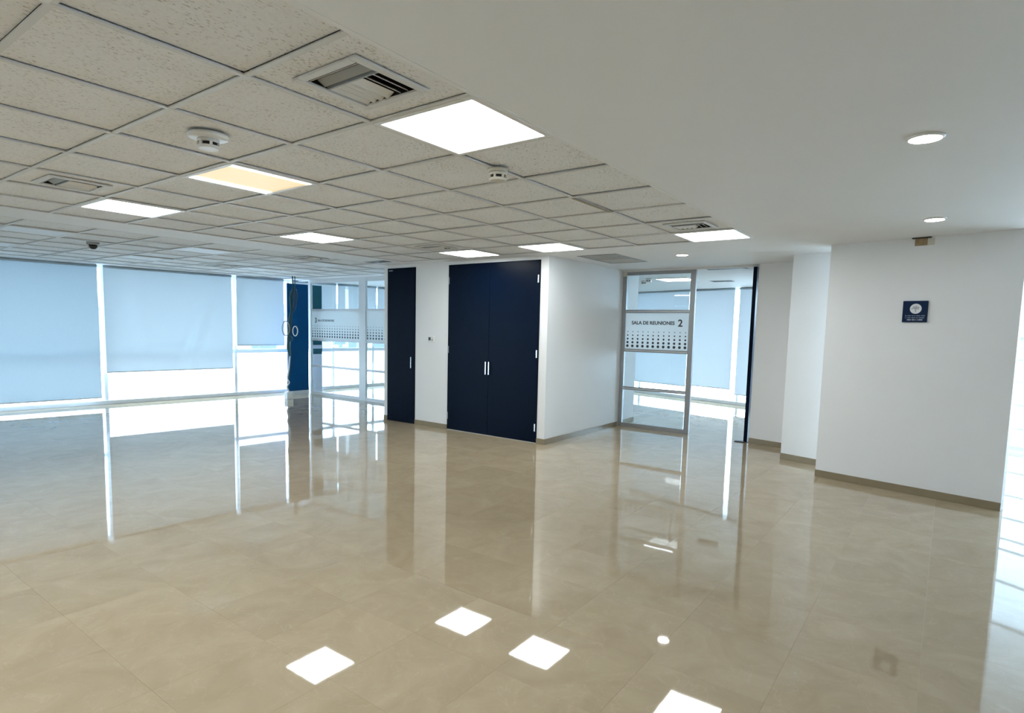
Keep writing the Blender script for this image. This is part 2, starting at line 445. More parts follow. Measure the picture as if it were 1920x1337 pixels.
LIT = [(2, 0), (2, 3), (2, 6), (5, 6), (8, 0), (8, 3), (8, 5), (-1, 0), (-1, 3), (-1, 6), (-4, 0), (-4, 3), (-4, 6)]
UNLIT = [(2, 10), (5, 10), (8, 10), (2, 13), (5, 13), (8, 13)]
VENTS = [(1, 0), (1, 5), (7, 0), (7, 5), (7, 9), (7, 13)]
tt = 0.0105                       # half flange
full_tile = MB().box(tt, G - tt, tt, G - tt, 0, 0.016).mesh('ceiling_tile', 'tile')
hole = 0.17
h0, h1 = G / 2 - hole, G / 2 + hole
hb = MB().box(tt, h0, tt, G - tt, 0, 0.016).box(h1, G - tt, tt, G - tt, 0, 0.016).box(h0, h1, tt, h0, 0, 0.016).box(h0, h1, h1, G - tt, 0, 0.016)
hole_tile = hb.mesh('ceiling_tile', 'tile')
rnd = random.Random(4)
for g in (G1, G2):
    for i in range(g[0], g[1]):
        for j in range(g[2], g[3]):
            if (i, j) in LIT or (i, j) in UNLIT: continue
            t = link('ceiling_tile', hole_tile if (i, j) in VENTS else full_tile, ceiling, (gx(i), gy(j), ZC + 0.011 + rnd.uniform(-0.0015, 0.0015)))
    # tee bars: main runners along X, cross tees along Y
    for j in range(g[2], g[3] + 1):
        MB().box(gx(g[0]), gx(g[1]), gy(j) - 0.012, gy(j) + 0.012, ZC - 0.0012, ZC + 0.006).build('tee_bar', 'gyp' if j in (0, 8, 9, 16) else 'tbar', ceiling)
    for i in range(g[0], g[1] + 1):
        MB().box(gx(i) - 0.012, gx(i) + 0.012, gy(g[2]), gy(g[3]), ZC - 0.0006, ZC + 0.0055).build('tee_bar', 'tbar', ceiling)

MB().box(gx(5) + 0.012, gx(6) - 0.012, gy(1) - 0.017, gy(1) + 0.016, ZC - 0.0035, ZC - 0.0013).build('stained_tee_bar', 'stain', ceiling)

# ------------------------------------------------------------------ walls
def wall(name, P0, P1, th, z0=0.0, z1=ZC, mat='wall', side=1):
    """upright slab whose visible face runs P0 -> P1; thickness goes to the left (side=1) of that direction"""
    P0, P1 = Vector(P0), Vector(P1); d = (P1 - P0).normalized(); nrm = Vector((-d.y, d.x)) * th * side
    a, b, c, e = P0, P1, P1 + nrm, P0 + nrm
    m = MB().hexa([(*a, z0), (*b, z0), (*c, z0), (*e, z0), (*a, z1), (*b, z1), (*c, z1), (*e, z1)])
    o = m.build(name, mat); return o
def skirting(name, P0, P1, side=-1, h=0.072, th=0.012, parent=None):
    P0, P1 = Vector(P0), Vector(P1); d = (P1 - P0).normalized(); nrm = Vector((-d.y, d.x)) * th * side
    m = MB().hexa([(*P0, 0.0002), (*P1, 0.0002), (*(P1 + nrm), 0.0002), (*(P0 + nrm), 0.0002), (*P0, h), (*P1, h), (*(P1 + nrm), h), (*(P0 + nrm), h)])
    return struct(m.build(name, 'base', parent, bevel=0.002))

XD = 6.45                         # door wall plane
YE = 7.185                        # its left end
YC = 4.13                         # its right corner
D1 = (6.493, 7.105); D2 = (4.25, 5.825); HD = 2.385
dw = MB()
dw.box(XD, XD + 0.14, D1[1], YE, 0, ZC)
dw.box(XD, XD + 0.14, D1[0], D1[1], HD, ZC)
dw.box(XD, XD + 0.14, D2[1], D1[0], 0, ZC)
dw.box(XD, XD + 0.14, D2[0], D2[1], HD, ZC)
dw.box(XD, XD + 0.14, YC, D2[0], 0, ZC)
o = dw.build('wall_center', 'wall'); struct(o, 'white wall holding the two navy closet doors', 'wall')
o = MB().box(XD + 0.14, 9.17, YC, YC + 0.14, 0, ZC).build('wall_corridor', 'wall'); struct(o, 'white return wall between navy double doors and glass partition', 'wall')
o = MB().box(XD + 0.14, 8.9, YE - 0.14, YE, 0, ZC).build('wall_core', 'wall'); struct(o, 'hidden side of the closet block', 'wall')
o = MB().box(XD + 0.6, XD + 0.7, YC + 0.14, YE - 0.14, 0, ZC).build('wall_closet', 'wall'); struct(o, 'closet back wall behind the navy doors', 'wall')
o = MB().box(fac(S1).x - 0.1, fac(S1).x, 7.35, fac(S1).y - 0.02, 0, ZC).build('wall_room_end', 'wall'); struct(o, 'end wall of the glazed meeting room by the windows', 'wall')
o = MB().box(8.9, RF[0].x - 0.08, 7.21, 7.35, 0, ZC).build('wall_between_rooms', 'wall'); struct(o, 'white wall between the two meeting rooms', 'wall')
o = MB().box(XW - 0.15, XW, YB, fac(S0).y - 0.05, 0, ZC).build('wall_left', 'wall'); struct(o, 'white wall at the left end of the hall', 'wall')
o = MB().box(XW, RF[4].x, YB - 0.15, YB, 0, ZC).build('wall_back', 'wall'); struct(o, 'white wall behind the viewpoint', 'wall')

W3 = ((8.52, 2.118), (8.36, 1.36))
CO = ((7.71, 1.540), (7.54, 0.98))
PQ = ((7.015, 1.050), (6.700, -0.462))
o = wall('wall_right_recess', *W3, 0.12); struct(o, 'narrow white wall beside the meeting room doorway', 'wall')
o = wall('wall_right_pier', *CO, 0.12); struct(o, 'white pier between doorway wall and plaque wall', 'wall')
o = wall('wall_right', *PQ, 0.13); struct(o, 'white wall carrying the small navy plaque', 'wall')
# returns that close the stepped walls
o = wall('wall_right_return', (7.81, 1.56), (8.52, 1.56), 0.1, side=-1); struct(o, 'return of the white pier beside the doorway', 'wall')
o = MB().box(8.62, 11.95, 1.36, 1.46, 0, ZC).build('wall_meeting_room', 'wall'); struct(o, 'right side wall of the meeting room', 'wall')

skirting('baseboard_door_wall', (XD, D2[1]), (XD, D1[0]), 1)
skirting('baseboard_door_wall_left', (XD, D1[1]), (XD, YE), 1)
skirting('baseboard_door_wall_corner', (XD, YC - 0.012), (XD, D2[0]), 1)
skirting('baseboard_corridor', (XD, YC), (8.55, YC), -1)
skirting('baseboard_right_recess', *W3)
skirting('baseboard_right_pier', *CO)
skirting('baseboard_right', *PQ)
skirting('baseboard_meeting_room', (8.66, YC), (9.17, YC), -1)

# ------------------------------------------------------------------ windows
def facade(name, label, P0, P1, mullions, transoms, panes, zsill=0.072, depth=0.06):
    """P0->P1 seen from inside with the outside on the left; transoms: (z0, z1); panes: list of (z0, z1, material)"""
    P0, P1 = Vector(P0), Vector(P1); d = P1 - P0; L = d.length; rz = math.atan2(d.y, d.x)
    w = empty(name, (P0.x, P0.y, 0), rz); struct(w, label, 'window')
    MB().box(0, L, -0.03, depth, 0, zsill).build('sill', 'aluw', w, bevel=0.004)
    MB().box(0, L, 0, depth, ZC - 0.03, ZC).build('head', 'aluw', w)
    ms = sorted(mullions)
    for a, b in ms:
        MB().box(a, b, 0, depth, zsill, ZC - 0.03).build('mullion', 'aluw', w)
    edges = [0.0] + [e for m_ in ms for e in m_] + [L]
    for q in range(0, len(edges), 2):
        a, b = edges[q], edges[q + 1]
        if b - a < 0.02: continue
        for z0, z1 in transoms:
            MB().box(a, b, 0.005, depth - 0.005, z0, z1).build('transom', 'aluw', w)
        for z0, z1, mt in panes:
            MB().box(a, b, 0.026, 0.032, z0, z1).build('pane', mt, w) if mt != 'frost' else frost_pane(a, b, z0, z1, w)
    return w
def frost_pane(a, b, z0, z1, w):
    m = MB(); m.v = [(a, 0.028, z0), (b, 0.028, z0), (b, 0.028, z1), (a, 0.028, z1)]; m.f = [(0, 1, 2, 3)]
    return m.build('frosted_pane', 'frost', w)
PA = fac(S0)
sx = lambda s: s - S0             # distance along the window wall from its left end
mull = [sx(a) for a in (-4.74, -2.43, -0.12, 2.165, 4.448, 5.60, 6.70, 7.80, 8.85)]
facade('window_1', 'long window wall with low frosted panes behind blue grey roller blinds', PA, fac(S1),
       [(a, a + 0.055) for a in mull], [(0.872, 0.948)], [(0.072, 0.872, 'frost'), (0.948, ZC - 0.03, 'winglass')])
facade('window_2', 'window wall of the meeting room seen through its doorway', RF[0], RF[1] + (RF[2] - RF[1]) * 0.0,
       [(1.4, 1.455)], [], [(0.072, ZC - 0.03, 'winglass')])
facade('window_3', 'bright window at the end of the meeting room beside the door', RF[1], RF[2],
       [(1.165, 1.215)], [], [(0.072, ZC - 0.03, 'winglass')])
facade('window_4', 'hidden window between meeting room and right hand bay', RF[2], RF[3] - (RF[3] - RF[2]).normalized() * 0.9,
       [(1.3, 1.35)], [(0.872, 0.948)], [(0.072, 0.872, 'winglass'), (0.948, ZC - 0.03, 'winglass')])
zr = [1.83, 1.375, 1.225, 0.935, 0.622, 0.30]
p4 = RF[3] - (RF[3] - RF[2]).normalized() * 0.9
edges_z = [0.072] + [z for q in zr[::-1] for z in (q - 0.016, q + 0.016)] + [ZC - 0.03]
facade('window_5', 'tall window with many horizontal rails at the right edge', p4, RF[4], [(2.6, 2.65), (3.9, 3.95)],
       [(q - 0.016, q + 0.016) for q in zr], [(edges_z[t], edges_z[t + 1], 'winglass' if edges_z[t] > 1.37 else 'frost') for t in range(0, len(edges_z), 2)])

# ------------------------------------------------------------------ roller blinds
def blind(label, P0, P1, s0, s1, zb, mat, seed=0, wav=0.0, inset=0.12, ztop=ZC + 0.0015):
    P0, P1 = Vector(P0), Vector(P1); d = (P1 - P0).normalized(); p = P0 + d * s0
    b = thing('roller_blind', label, 'blind', (p.x, p.y, 0), math.atan2(d.y, d.x), 'roller blinds on the windows')
    W = s1 - s0; nx, nz = 60, 40
    r = random.Random(seed); ph = [r.uniform(0, 6.28) for _ in range(6)]
    m = MB()
    for k in range(nz + 1):
        v = k / nz; z = zb + (ztop - 0.02 - zb) * v
        for i in range(nx + 1):
            u = i / nx
            y = 0.004 * math.sin(3.1 * u + ph[0])
            if wav:
                # soft diagonal drag folds from the upper corners
                e = math.sin(math.pi * u) * math.sin(math.pi * min(1, max(0, v * 0.9 + 0.05)))
                y += wav * e * (math.exp(-((u - 0.72 - 0.22 * (v - 0.5)) / 0.05) ** 2) * 1.0 - 0.8 * math.exp(-((u - 0.80 - 0.25 * (v - 0.5)) / 0.045) ** 2)
                                + 0.8 * math.exp(-((u - 0.24 + 0.16 * (v - 0.5)) / 0.06) ** 2) + 0.5 * math.exp(-((v - 0.28 - 0.1 * (u - 0.5)) / 0.035) ** 2)
                                - 0.6 * math.exp(-((u - 0.62 - 0.35 * (v - 0.3)) / 0.04) ** 2))
            m.v.append((u * W, -inset + y, z))
    for k in range(nz):
        for i in range(nx):
            a = k * (nx + 1) + i; m.f.append((a, a + 1, a + nx + 2, a + nx + 1))
    m.build('fabric', mat, b, smooth=True)
    MB().box(0, W, -inset - 0.008, -inset + 0.008, zb - 0.018, zb + 0.002).build('bottom_bar', 'aluw', b, bevel=0.003)
    m = MB(); m.tube([(0, -inset + 0.006, ztop - 0.024), (W, -inset + 0.006, ztop - 0.024)], 0.022, 12).build('roller', 'rollergrey', b, smooth=True)
    return b
BL = [(-4.68, -2.45, 0.13, 'blind', 'blue grey roller blind of the farthest left window bay'),
      (-2.375, -0.14, 0.13, 'blind', 'blue grey roller blind just left of the nearest long blind'),
      (-0.06, 2.092, 0.147, 'blind', 'long blue grey roller blind at the left edge, drawn almost to the floor'),
      (2.178, 4.366, 0.585, 'blindmid', 'wrinkled pale blue roller blind, second window from the left'),
      (4.455, 5.463, 1.045, 'blindmid', 'shorter roller blind beside the blue panel and hanging cables'),
      (5.67, 6.735, 1.12, 'blindpale', 'pale blind behind the glass, next to the teal panel'),
      (6.772, 7.835, 1.12, 'blindpale', 'pale blind behind the middle of the glass partition'),
      (7.872, 9.35, 1.12, 'blindpale', 'pale blind behind the glass, nearest the navy closet door')]
for k, (a, b_, zb, mt, lb) in enumerate(BL):
    blind(lb, PA, fac(S1), sx(a), sx(b_), zb, mt, k, 0.05 if k == 3 else 0.0)
blind('grey roller blind seen through the glass of the far meeting room', RF[0], RF[1], 0.06, (RF[1] - RF[0]).length - 0.005, 0.30, 'blindpale', 11)
blind('wide grey roller blind seen through the meeting room doorway', RF[1], RF[2], 0.005, 1.095, 0.335, 'blindpale', 12)
blind('narrow grey roller blind beside the open navy door', RF[1], RF[2], 1.20, 2.5, 0.24, 'blindpale', 13)

# ------------------------------------------------------------------ doors
d1 = empty('door_1', (XD, D1[0], 0)); struct(d1, 'narrow navy closet door left of the thermostat', 'door')
w1 = D1[1] - D1[0]
leaf = MB().box(-0.012, 0.03, 0.004, w1 - 0.004, 0.006, HD - 0.004).build('leaf', 'navy', d1, bevel=0.002)
def bar_handle(y, z0, z1, parent, x=-0.012):
    m = MB(); m.box(x - 0.034, x - 0.024, y - 0.008, y + 0.008, z0, z1).box(x - 0.024, x, y - 0.006, y + 0.006, z0 + 0.012, z0 + 0.026).box(x - 0.024, x, y - 0.006, y + 0.006, z1 - 0.026, z1 - 0.012)
    return m.build('handle', 'chrome', parent, bevel=0.0015)
bar_handle(0.056, 0.86, 1.03, leaf)
MB().box(-0.020, -0.012, w1 - 0.12, w1 - 0.04, HD - 0.045, HD - 0.033).build('closer_plate', 'grey', leaf)
d2 = empty('door_2', (XD, D2[0], 0)); struct(d2, 'wide navy double closet door with two steel bar handles', 'door')
w2 = D2[1] - D2[0]; mid = 5.066 - D2[0]
la = MB().box(-0.012, 0.03, mid + 0.002, w2 - 0.004, 0.012, HD - 0.004).build('leaf', 'navy', d2, bevel=0.002)
lb_ = MB().box(-0.012, 0.03, 0.004, mid - 0.002, 0.012, HD - 0.004).build('leaf', 'navy', d2, bevel=0.002)
bar_handle(mid + 0.028, 0.857, 1.034, la); bar_handle(mid - 0.028, 0.857, 1.034, lb_)
for z in (0.21, 1.175, 2.14):
    MB().box(-0.022, -0.012, 0.012, 0.030, z - 0.05, z + 0.05).build('hinge', 'chrome', lb_)
for z in (0.21, 1.175, 2.16):
    MB().box(-0.020, -0.012, w2 - 0.022, w2 - 0.008, z - 0.05, z + 0.05).build('hinge', 'grey', la)
MB().box(-0.004, 0.03, 0.0, w2, 0.0, 0.010).build('threshold', 'cream', d2)
# meeting-room door, standing open and seen on its edge
d3 = empty('door_3', (8.50, 2.135, 0), math.radians(2)); struct(d3, 'navy meeting room door standing open, seen edge on', 'door')
l3 = MB().box(0.0, 0.88, 0.0, 0.048, 0.008, 2.395).build('leaf', 'navy', d3, bevel=0.002)
MB().box(0.80, 0.83, 0.048, 0.10, 0.98, 1.0).box(0.72, 0.83, 0.09, 0.105, 0.98, 1.0).build('handle', 'chrome', l3)
MB().box(-0.03, 0.05, 0.02, 0.16, 0.0005, 0.012).build('floor_pivot', 'black', d3)

# ------------------------------------------------------------------ glass partitions (planes of constant X)
def partition(name, label, X, ys, post, rails, film, ztop, number, cols, textside, th=0.05, base_h=0.06, film_cols=None, alu='alu'):
    p = thing(name, label, 'partition', (X, ys[-1], 0))
    y0 = ys[-1]
    for y, w in zip(ys, post):
        MB().box(0, th, y - y0 - w / 2, y - y0 + w / 2, 0, ztop).build('post', alu, p, bevel=0.002)
    for q in range(len(ys) - 1):
        a = ys[q + 1] + post[q + 1] / 2 - y0; b = ys[q] - post[q] / 2 - y0
        MB().box(0.004, th - 0.004, a, b, 0.0, base_h).build('bottom_rail', alu, p)
        MB().box(0.004, th - 0.004, a, b, ztop - 0.05, ztop).build('top_rail', alu, p)
        zs = [base_h]
        for z in rails:
            MB().box(0.008, th - 0.008, a, b, z - 0.024, z - 0.007).build('glazing_bar', alu, p)
            MB().box(0.008, th - 0.008, a, b, z + 0.007, z + 0.024).build('glazing_bar', alu, p)
            MB().box(0.014, th - 0.014, a, b, z - 0.007, z + 0.007).build('rail', 'aluw', p)
            zs += [z - 0.024, z + 0.024]
        zs.append(ztop - 0.05)
        for k in range(0, len(zs), 2):
            pane = MB().box(0.022, 0.028, a, b, zs[k], zs[k + 1]).build('pane', 'glass', p)
            if (zs[k] + zs[k + 1]) / 2 > film[0] and (zs[k] + zs[k + 1]) / 2 < film[1]:
                f = MB(); f.v = [(0.0205, a, zs[k]), (0.0205, b, zs[k]), (0.0205, b, zs[k + 1]), (0.0205, a, zs[k + 1])]; f.f = [(0, 1, 2, 3)]
                fo = f.build('frosted_film', 'film', p)
                # rows of dots, larger towards the bottom
                dm = MB(); n = max(1, round((b - a) / cols)); st = (b - a) / n
                zb = zs[k]
                for r_, (dz, rad) in enumerate(((0.045, 0.0215), (0.100, 0.0185), (0.155, 0.015), (0.210, 0.0115), (0.265, 0.0075))):
                    for c in range(n):
                        yc = a + (c + 0.5) * st; k0 = len(dm.v)
                        dm.v += [(0.0195, yc + rad * math.cos(t * math.pi / 6), zb + dz + rad * math.sin(t * math.pi / 6)) for t in range(12)]
                        dm.f.append(tuple(range(k0, k0 + 12)))
                do = dm.build('dot_print', 'ink' if number == '2' else 'inkblue', fo); do['kind'] = 'stuff'
                if q == 0:
                    # text runs to the right in the picture, i.e. towards -Y
                    Rm = Matrix(((0, 0, -1, 0.0192), (-1, 0, 0, 0), (0, 1, 0, 0), (0, 0, 0, 1)))
                    ink = 'ink' if number == '2' else 'inkblue'
                    if textside == 'right':
                        text_mesh('room_number', number, 0.145, ink, fo, Matrix.Translation((0, a + 0.165, zb + 0.355)) @ Rm, bold=0.003)
                        text_mesh('room_name', 'SALA DE REUNIONES', 0.072, ink, fo, Matrix.Translation((0, a + 0.215, zb + 0.378)) @ Rm, 'RIGHT', bold=0.0022)
                    else:
                        text_mesh('room_number', number, 0.145, ink, fo, Matrix.Translation((0, b - 0.115, zb + 0.335)) @ Rm, bold=0.003)
                        text_mesh('room_name', 'SALA DE REUNIONES', 0.058, ink, fo, Matrix.Translation((0, b - 0.215, zb + 0.36)) @ Rm, 'LEFT', bold=0.0012)
    return p
pt2 = partition('glass_partition', 'aluminium glass partition of meeting room 2 with dotted frosted band', 8.58, [4.09, 3.025], [0.06, 0.075], [0.607, 1.20, 1.80], (1.2, 1.8), 2.40, '2', 0.083, 'right')
pt3 = partition('glass_partition', 'white framed glass partition of meeting room 3 beside the blue panel', 7.75, [10.98, 9.28, 7.40], [0.075, 0.20, 0.08], [0.607, 1.17, 1.79], (1.1, 1.8), 2.40, '3', 0.083, 'left', alu='aluw')
MB().box(-0.012, 0.05, -0.02, 0.05, 2.33, 2.41).build('track_end', 'cream', pt2).location = (0, 1.05, 0)
o = MB().box(8.58, 8.63, 2.12, 3.02 - 0.05, 2.40, ZC).build('trim_1', 'wall'); struct(o, 'white strip above the meeting room doorway', 'trim')
o = MB().box(8.58, 8.63, 2.97, YC, 2.40, ZC).build('trim_2', 'wall'); struct(o, 'white strip above the meeting room glass', 'trim')
o = MB().box(7.75, 7.80, 7.36, 11.5, 2.40, ZC).build('trim_3', 'aluw'); struct(o, 'white strip above the glass partition near the windows', 'trim')

# ------------------------------------------------------------------ blue panel, teal panel, cables
bp_ = thing('blue_panel', 'tall narrow blue panel beside the hanging cables and the window', 'panel', (7.22, 10.97, 0))
MB().box(0, 0.49, 0, 0.04, 0.085, 2.32).build('leaf', 'navyblue', bp_, bevel=0.003)
MB().box(0.02, 0.49, 0.004, 0.036, 0.0, 0.085).build('plinth', 'aluw', bp_)
tp = thing('teal_panel', 'teal topped pale board standing behind the glass partition', 'panel', (7.90, 11.10, 0))
MB().box(0, 0.25, 0, 0.04, 0.84, 2.33).build('teal_face', 'teal', tp, bevel=0.003)
MB().box(0, 0.25, 0, 0.04, 0.0, 0.84).build('pale_face', 'pale', tp, bevel=0.003)
MB().box(0.0, 0.25, -0.006, 0.0, 0.96, 1.04).build('light_strip', 'pale', tp)

fb = thing('floor_box', 'small white cable box on the floor under the hanging cables', 'box', (6.86, 10.42, 0))
MB().box(-0.07, 0.07, -0.05, 0.05, 0, 0.15).build('body', 'aluw', fb, bevel=0.006)
MB().box(-0.055, 0.055, -0.054, -0.05, 0.02, 0.13).build('cover', 'white', fb)
def spline(ctrl, n=10):
    P = [Vector(c) for c in ctrl]; P = [P[0]] + P + [P[-1]]; out = []
    for i in range(1, len(P) - 2):
        for k in range(n):
            t = k / n
            out.append(0.5 * ((2 * P[i]) + (-P[i - 1] + P[i + 1]) * t + (2 * P[i - 1] - 5 * P[i] + 4 * P[i + 1] - P[i + 2]) * t * t + (-P[i - 1] + 3 * P[i] - 3 * P[i + 1] + P[i + 2]) * t ** 3))
    out.append(P[-2]); return out
cbx = thing('cable_bundle', 'dark cable bundle in a clear sleeve hanging from ceiling beside blue panel', 'cables', (6.9, 10.45, 0))
yy = 0.0
MB().tube(spline([(0.09, yy, ZC), (0.09, yy, 2.2), (0.06, yy, 1.9), (0.05, yy, 1.5), (0.0, yy, 1.2), (0.0, yy, 0.95), (0.01, yy, 0.7), (-0.03, yy, 0.4), (-0.04, -0.02, 0.15)]), 0.012).build('main_cable', 'darkteal', cbx, smooth=True)
MB().tube(spline([(0.14, yy, ZC), (0.14, yy, 2.2), (0.10, yy, 1.85), (0.02, yy, 1.6), (0.02, yy, 1.1), (0.03, yy, 0.85), (0.0, yy, 0.5), (-0.05, yy, 0.3), (-0.02, -0.02, 0.15)]), 0.009).build('second_cable', 'darkteal', cbx, smooth=True)
MB().tube([(0.05, yy, 2.14), (0.04, yy, 2.0), (0.06, yy, 1.75), (0.03, yy, 1.6), (0.0, yy, 1.35), (-0.02, yy, 1.0), (0.0, yy, 0.85)], [0.012, 0.028, 0.022, 0.034, 0.036, 0.034, 0.014], 10).build('wrapped_bundle', 'darkteal', cbx, smooth=True)
MB().tube([(0.10, -0.03, 2.18), (0.12, -0.03, 2.05), (0.10, -0.03, 1.8), (0.07, -0.03, 1.72)], [0.05, 0.06, 0.035, 0.02], 12).build('sleeve', 'sleeve', cbx, smooth=True)
def ring(c, rx, rz, r=0.010):
    pts = [(c[0] + rx * math.cos(t), c[1], c[2] + rz * math.sin(t)) for t in [k * 2 * math.pi / 28 for k in range(29)]]
    return MB().tube(pts, r, 6)
ring((0.09, -0.07, 1.35), 0.055, 0.095).build('coil', 'aluw', cbx, smooth=True)
ring((-0.09, -0.03, 1.40), 0.08, 0.14, 0.009).build('coil', 'grey', cbx, smooth=True)
ring((-0.02, -0.06, 1.20), 0.06, 0.05, 0.008).build('coil', 'darkteal', cbx, smooth=True)
MB().tube(spline([(0.0, -0.02, 0.85), (-0.03, -0.02, 0.6), (-0.07, -0.03, 0.42), (-0.03, -0.03, 0.33), (-0.08, -0.03, 0.25), (-0.04, -0.03, 0.15)]), 0.014).build('frayed_end', 'aluw', cbx, smooth=True)

# ------------------------------------------------------------------ ceiling lamps
LAMP_LABEL = {
    (2, 0): 'largest lit square ceiling lamp, bordering the plain ceiling beside the square air vent',
    (2, 3): 'yellowed square ceiling lamp with bright long sides near the smoke detector',
    (2, 6): 'lit square ceiling lamp just below the left air vent',
    (5, 6): 'lit square ceiling lamp between yellowed lamp and the blue panel',
    (8, 0): 'lit square ceiling lamp nearest the meeting room 2 doorway',
    (8, 3): 'lit square ceiling lamp above the right edge of the double door',
    (8, 5): 'lit square ceiling lamp between the two navy closet doors',
    (-1, 0): 'out of view square lamp overhead, bordering the plain ceiling',
    (-1, 3): 'out of view square lamp overhead, middle of its row',
    (-1, 6): 'out of view square lamp overhead, nearest the window beam',
    (-4, 0): 'out of view square lamp by the left wall, bordering the plain ceiling',
    (-4, 3): 'out of view square lamp by the left wall, middle of its row',
    (-4, 6): 'out of view square lamp by the left wall, nearest the window beam'}
fr = MB(); a0, a1, b0, b1 = -0.298, 0.298, -0.272, 0.272
for q in ((a0, a1, a0, b0), (a0, a1, b1, a1), (a0, b0, b0, b1), (b1, a1, b0, b1)):
    fr.box(q[0], q[1], q[2], q[3], -0.004, 0.05)
fr_me = fr.mesh('frame', 'white')
df_me = {k: MB().box(b0, b1, b0, b1, 0.002, 0.008).mesh('diffuser', k) for k in ('lamp', 'worn', 'unlit')}
body_me = MB().box(-0.296, 0.296, -0.296, 0.296, 0.05, 0.085).mesh('housing', 'white')
def troffer(i, j, kind, label, group):
    t = thing('ceiling_lamp', label, 'lamp', (gx(i + 0.5), gy(j + 0.5), ZC), 0, group)
    link('frame', fr_me, t); link('diffuser', df_me[kind], t); link('housing', body_me, t)
for c in LIT:
    lab = LAMP_LABEL[c]
    troffer(*c, 'worn' if c == (2, 3) else 'lamp', lab, 'lit square ceiling lamps')
UL = ['unlit white square lamp panel at the far left beside the windows', 'unlit white square lamp panel above the wrinkled blind, nearer the beam',
      'unlit white square lamp panel behind the small vent, above the blue panel', 'unlit white square lamp panel at far left, hard against the blinds',
      'unlit white square lamp panel close to the top of the wrinkled blind', 'unlit white square lamp panel above the shorter blind by the cables']
for c, lb in zip(UNLIT, UL):
    troffer(*c, 'unlit', lb, 'unlit square lamps by the windows')

DL = [(3.446, 0.160, 'large looking round downlight at upper right of the plain ceiling'), (5.82, 0.165, 'round downlight just above the plaque wall'),
      (7.08, 2.645, 'small round downlight in front of the meeting room 2 glass'), (1.07, 0.16, 'round downlight overhead, out of the picture'), (-1.3, 0.16, 'round downlight behind the viewpoint, out of the picture'),
      (8.6, -1.2, 'round downlight in the right hand bay behind the plaque wall')]
ring_me = MB().lathe([(0.060, 0.004), (0.064, -0.003), (0.066, -0.005), (0.075, -0.003), (0.078, 0.002), (0.078, 0.006)]).mesh('trim_ring', 'white', True)
disc_me = MB().cyl((0, 0), 0.063, -0.006, -0.0015, 32).mesh('diffuser', 'down')
for x, y, lb in DL:
    t = thing('downlight', lb, 'lamp', (x, y, ZC - 0.006), 0, 'round downlights'); link('trim_ring', ring_me, t); link('diffuser', disc_me, t)

# ------------------------------------------------------------------ air vents
def vent(i, j, label):
    cx, cy = gx(i + 0.5), gy(j + 0.5)
    t = thing('air_vent', label, 'air vent', (cx, cy, ZC), 0, 'square air vents in the ceiling tiles')
    f = MB(); o_, n_ = 0.185, 0.150
    for q in ((-o_, o_, -o_, -n_), (-o_, o_, n_, o_), (-o_, -n_, -n_, n_), (n_, o_, -n_, n_)):
        f.box(q[0], q[1], q[2], q[3], -0.004, 0.007)
    f.build('frame', 'tbar', t, bevel=0.003)
    MB().box(-0.165, 0.165, -0.165, 0.165, 0.085, 0.092).box(-0.165, -0.158, -0.165, 0.165, 0.007, 0.085).box(0.158, 0.165, -0.165, 0.165, 0.007, 0.085).box(-0.158, 0.158, -0.165, -0.158, 0.007, 0.085).box(-0.158, 0.158, 0.158, 0.165, 0.007, 0.085).build('duct', 'cavity', t)
    ca, sa = math.cos(0.62), math.sin(0.62)
    MB().plate((-0.122, 0, 0.012), (0.014 * ca, 0, 0.014 * sa), (0, 0.150, 0), (-0.0015 * sa, 0, 0.0015 * ca)).build('blade', 'white', t)
    MB().plate((-0.078, 0, 0.016), (0.022 * ca, 0, -0.014 * sa), (0, 0.150, 0), (0.0012 * sa, 0, 0.0012 * ca)).build('blade', 'grey', t)
    MB().box(-0.052, -0.044, -0.150, 0.150, 0.0, 0.045).build('divider', 'grey', t)
    for k in range(7):             # blades along the rest: the far ones turn their faces to the room
        y = -0.126 + k * 0.042
        if k < 3: MB().plate((0.053, y, 0.018), (0.097, 0, 0), (0, 0.014, 0.009), (0, -0.0009, 0.0010)).build('blade', 'white', t)
        else: MB().plate((0.053, y, 0.012), (0.097, 0, 0), (0, 0.0165, -0.009), (0, 0.0006, 0.0011)).box(-0.044, 0.150, y + 0.0155, y + 0.0175, 0.0005, 0.005).build('blade', 'white', t); MB().box(-0.044, 0.150, y + 0.0175, y + 0.0215, 0.0025, 0.006).build('blade_shade_line', 'grey', t)  # thin grey strip stands in for the shade line under each blade
VL = ['largest square air vent, upper centre beside the biggest lit lamp', 'square air vent at left above the left lit lamp', 'small dark vent touching the lit lamp near the meeting room doorway',
      'dark vent touching the lit lamp left of the double door', 'dark square vent beyond the beam, above the glass partition', 'dark vent near the windows above the wrinkled blind edge']
for c, lb in zip(VENTS, VL): vent(*c, lb)

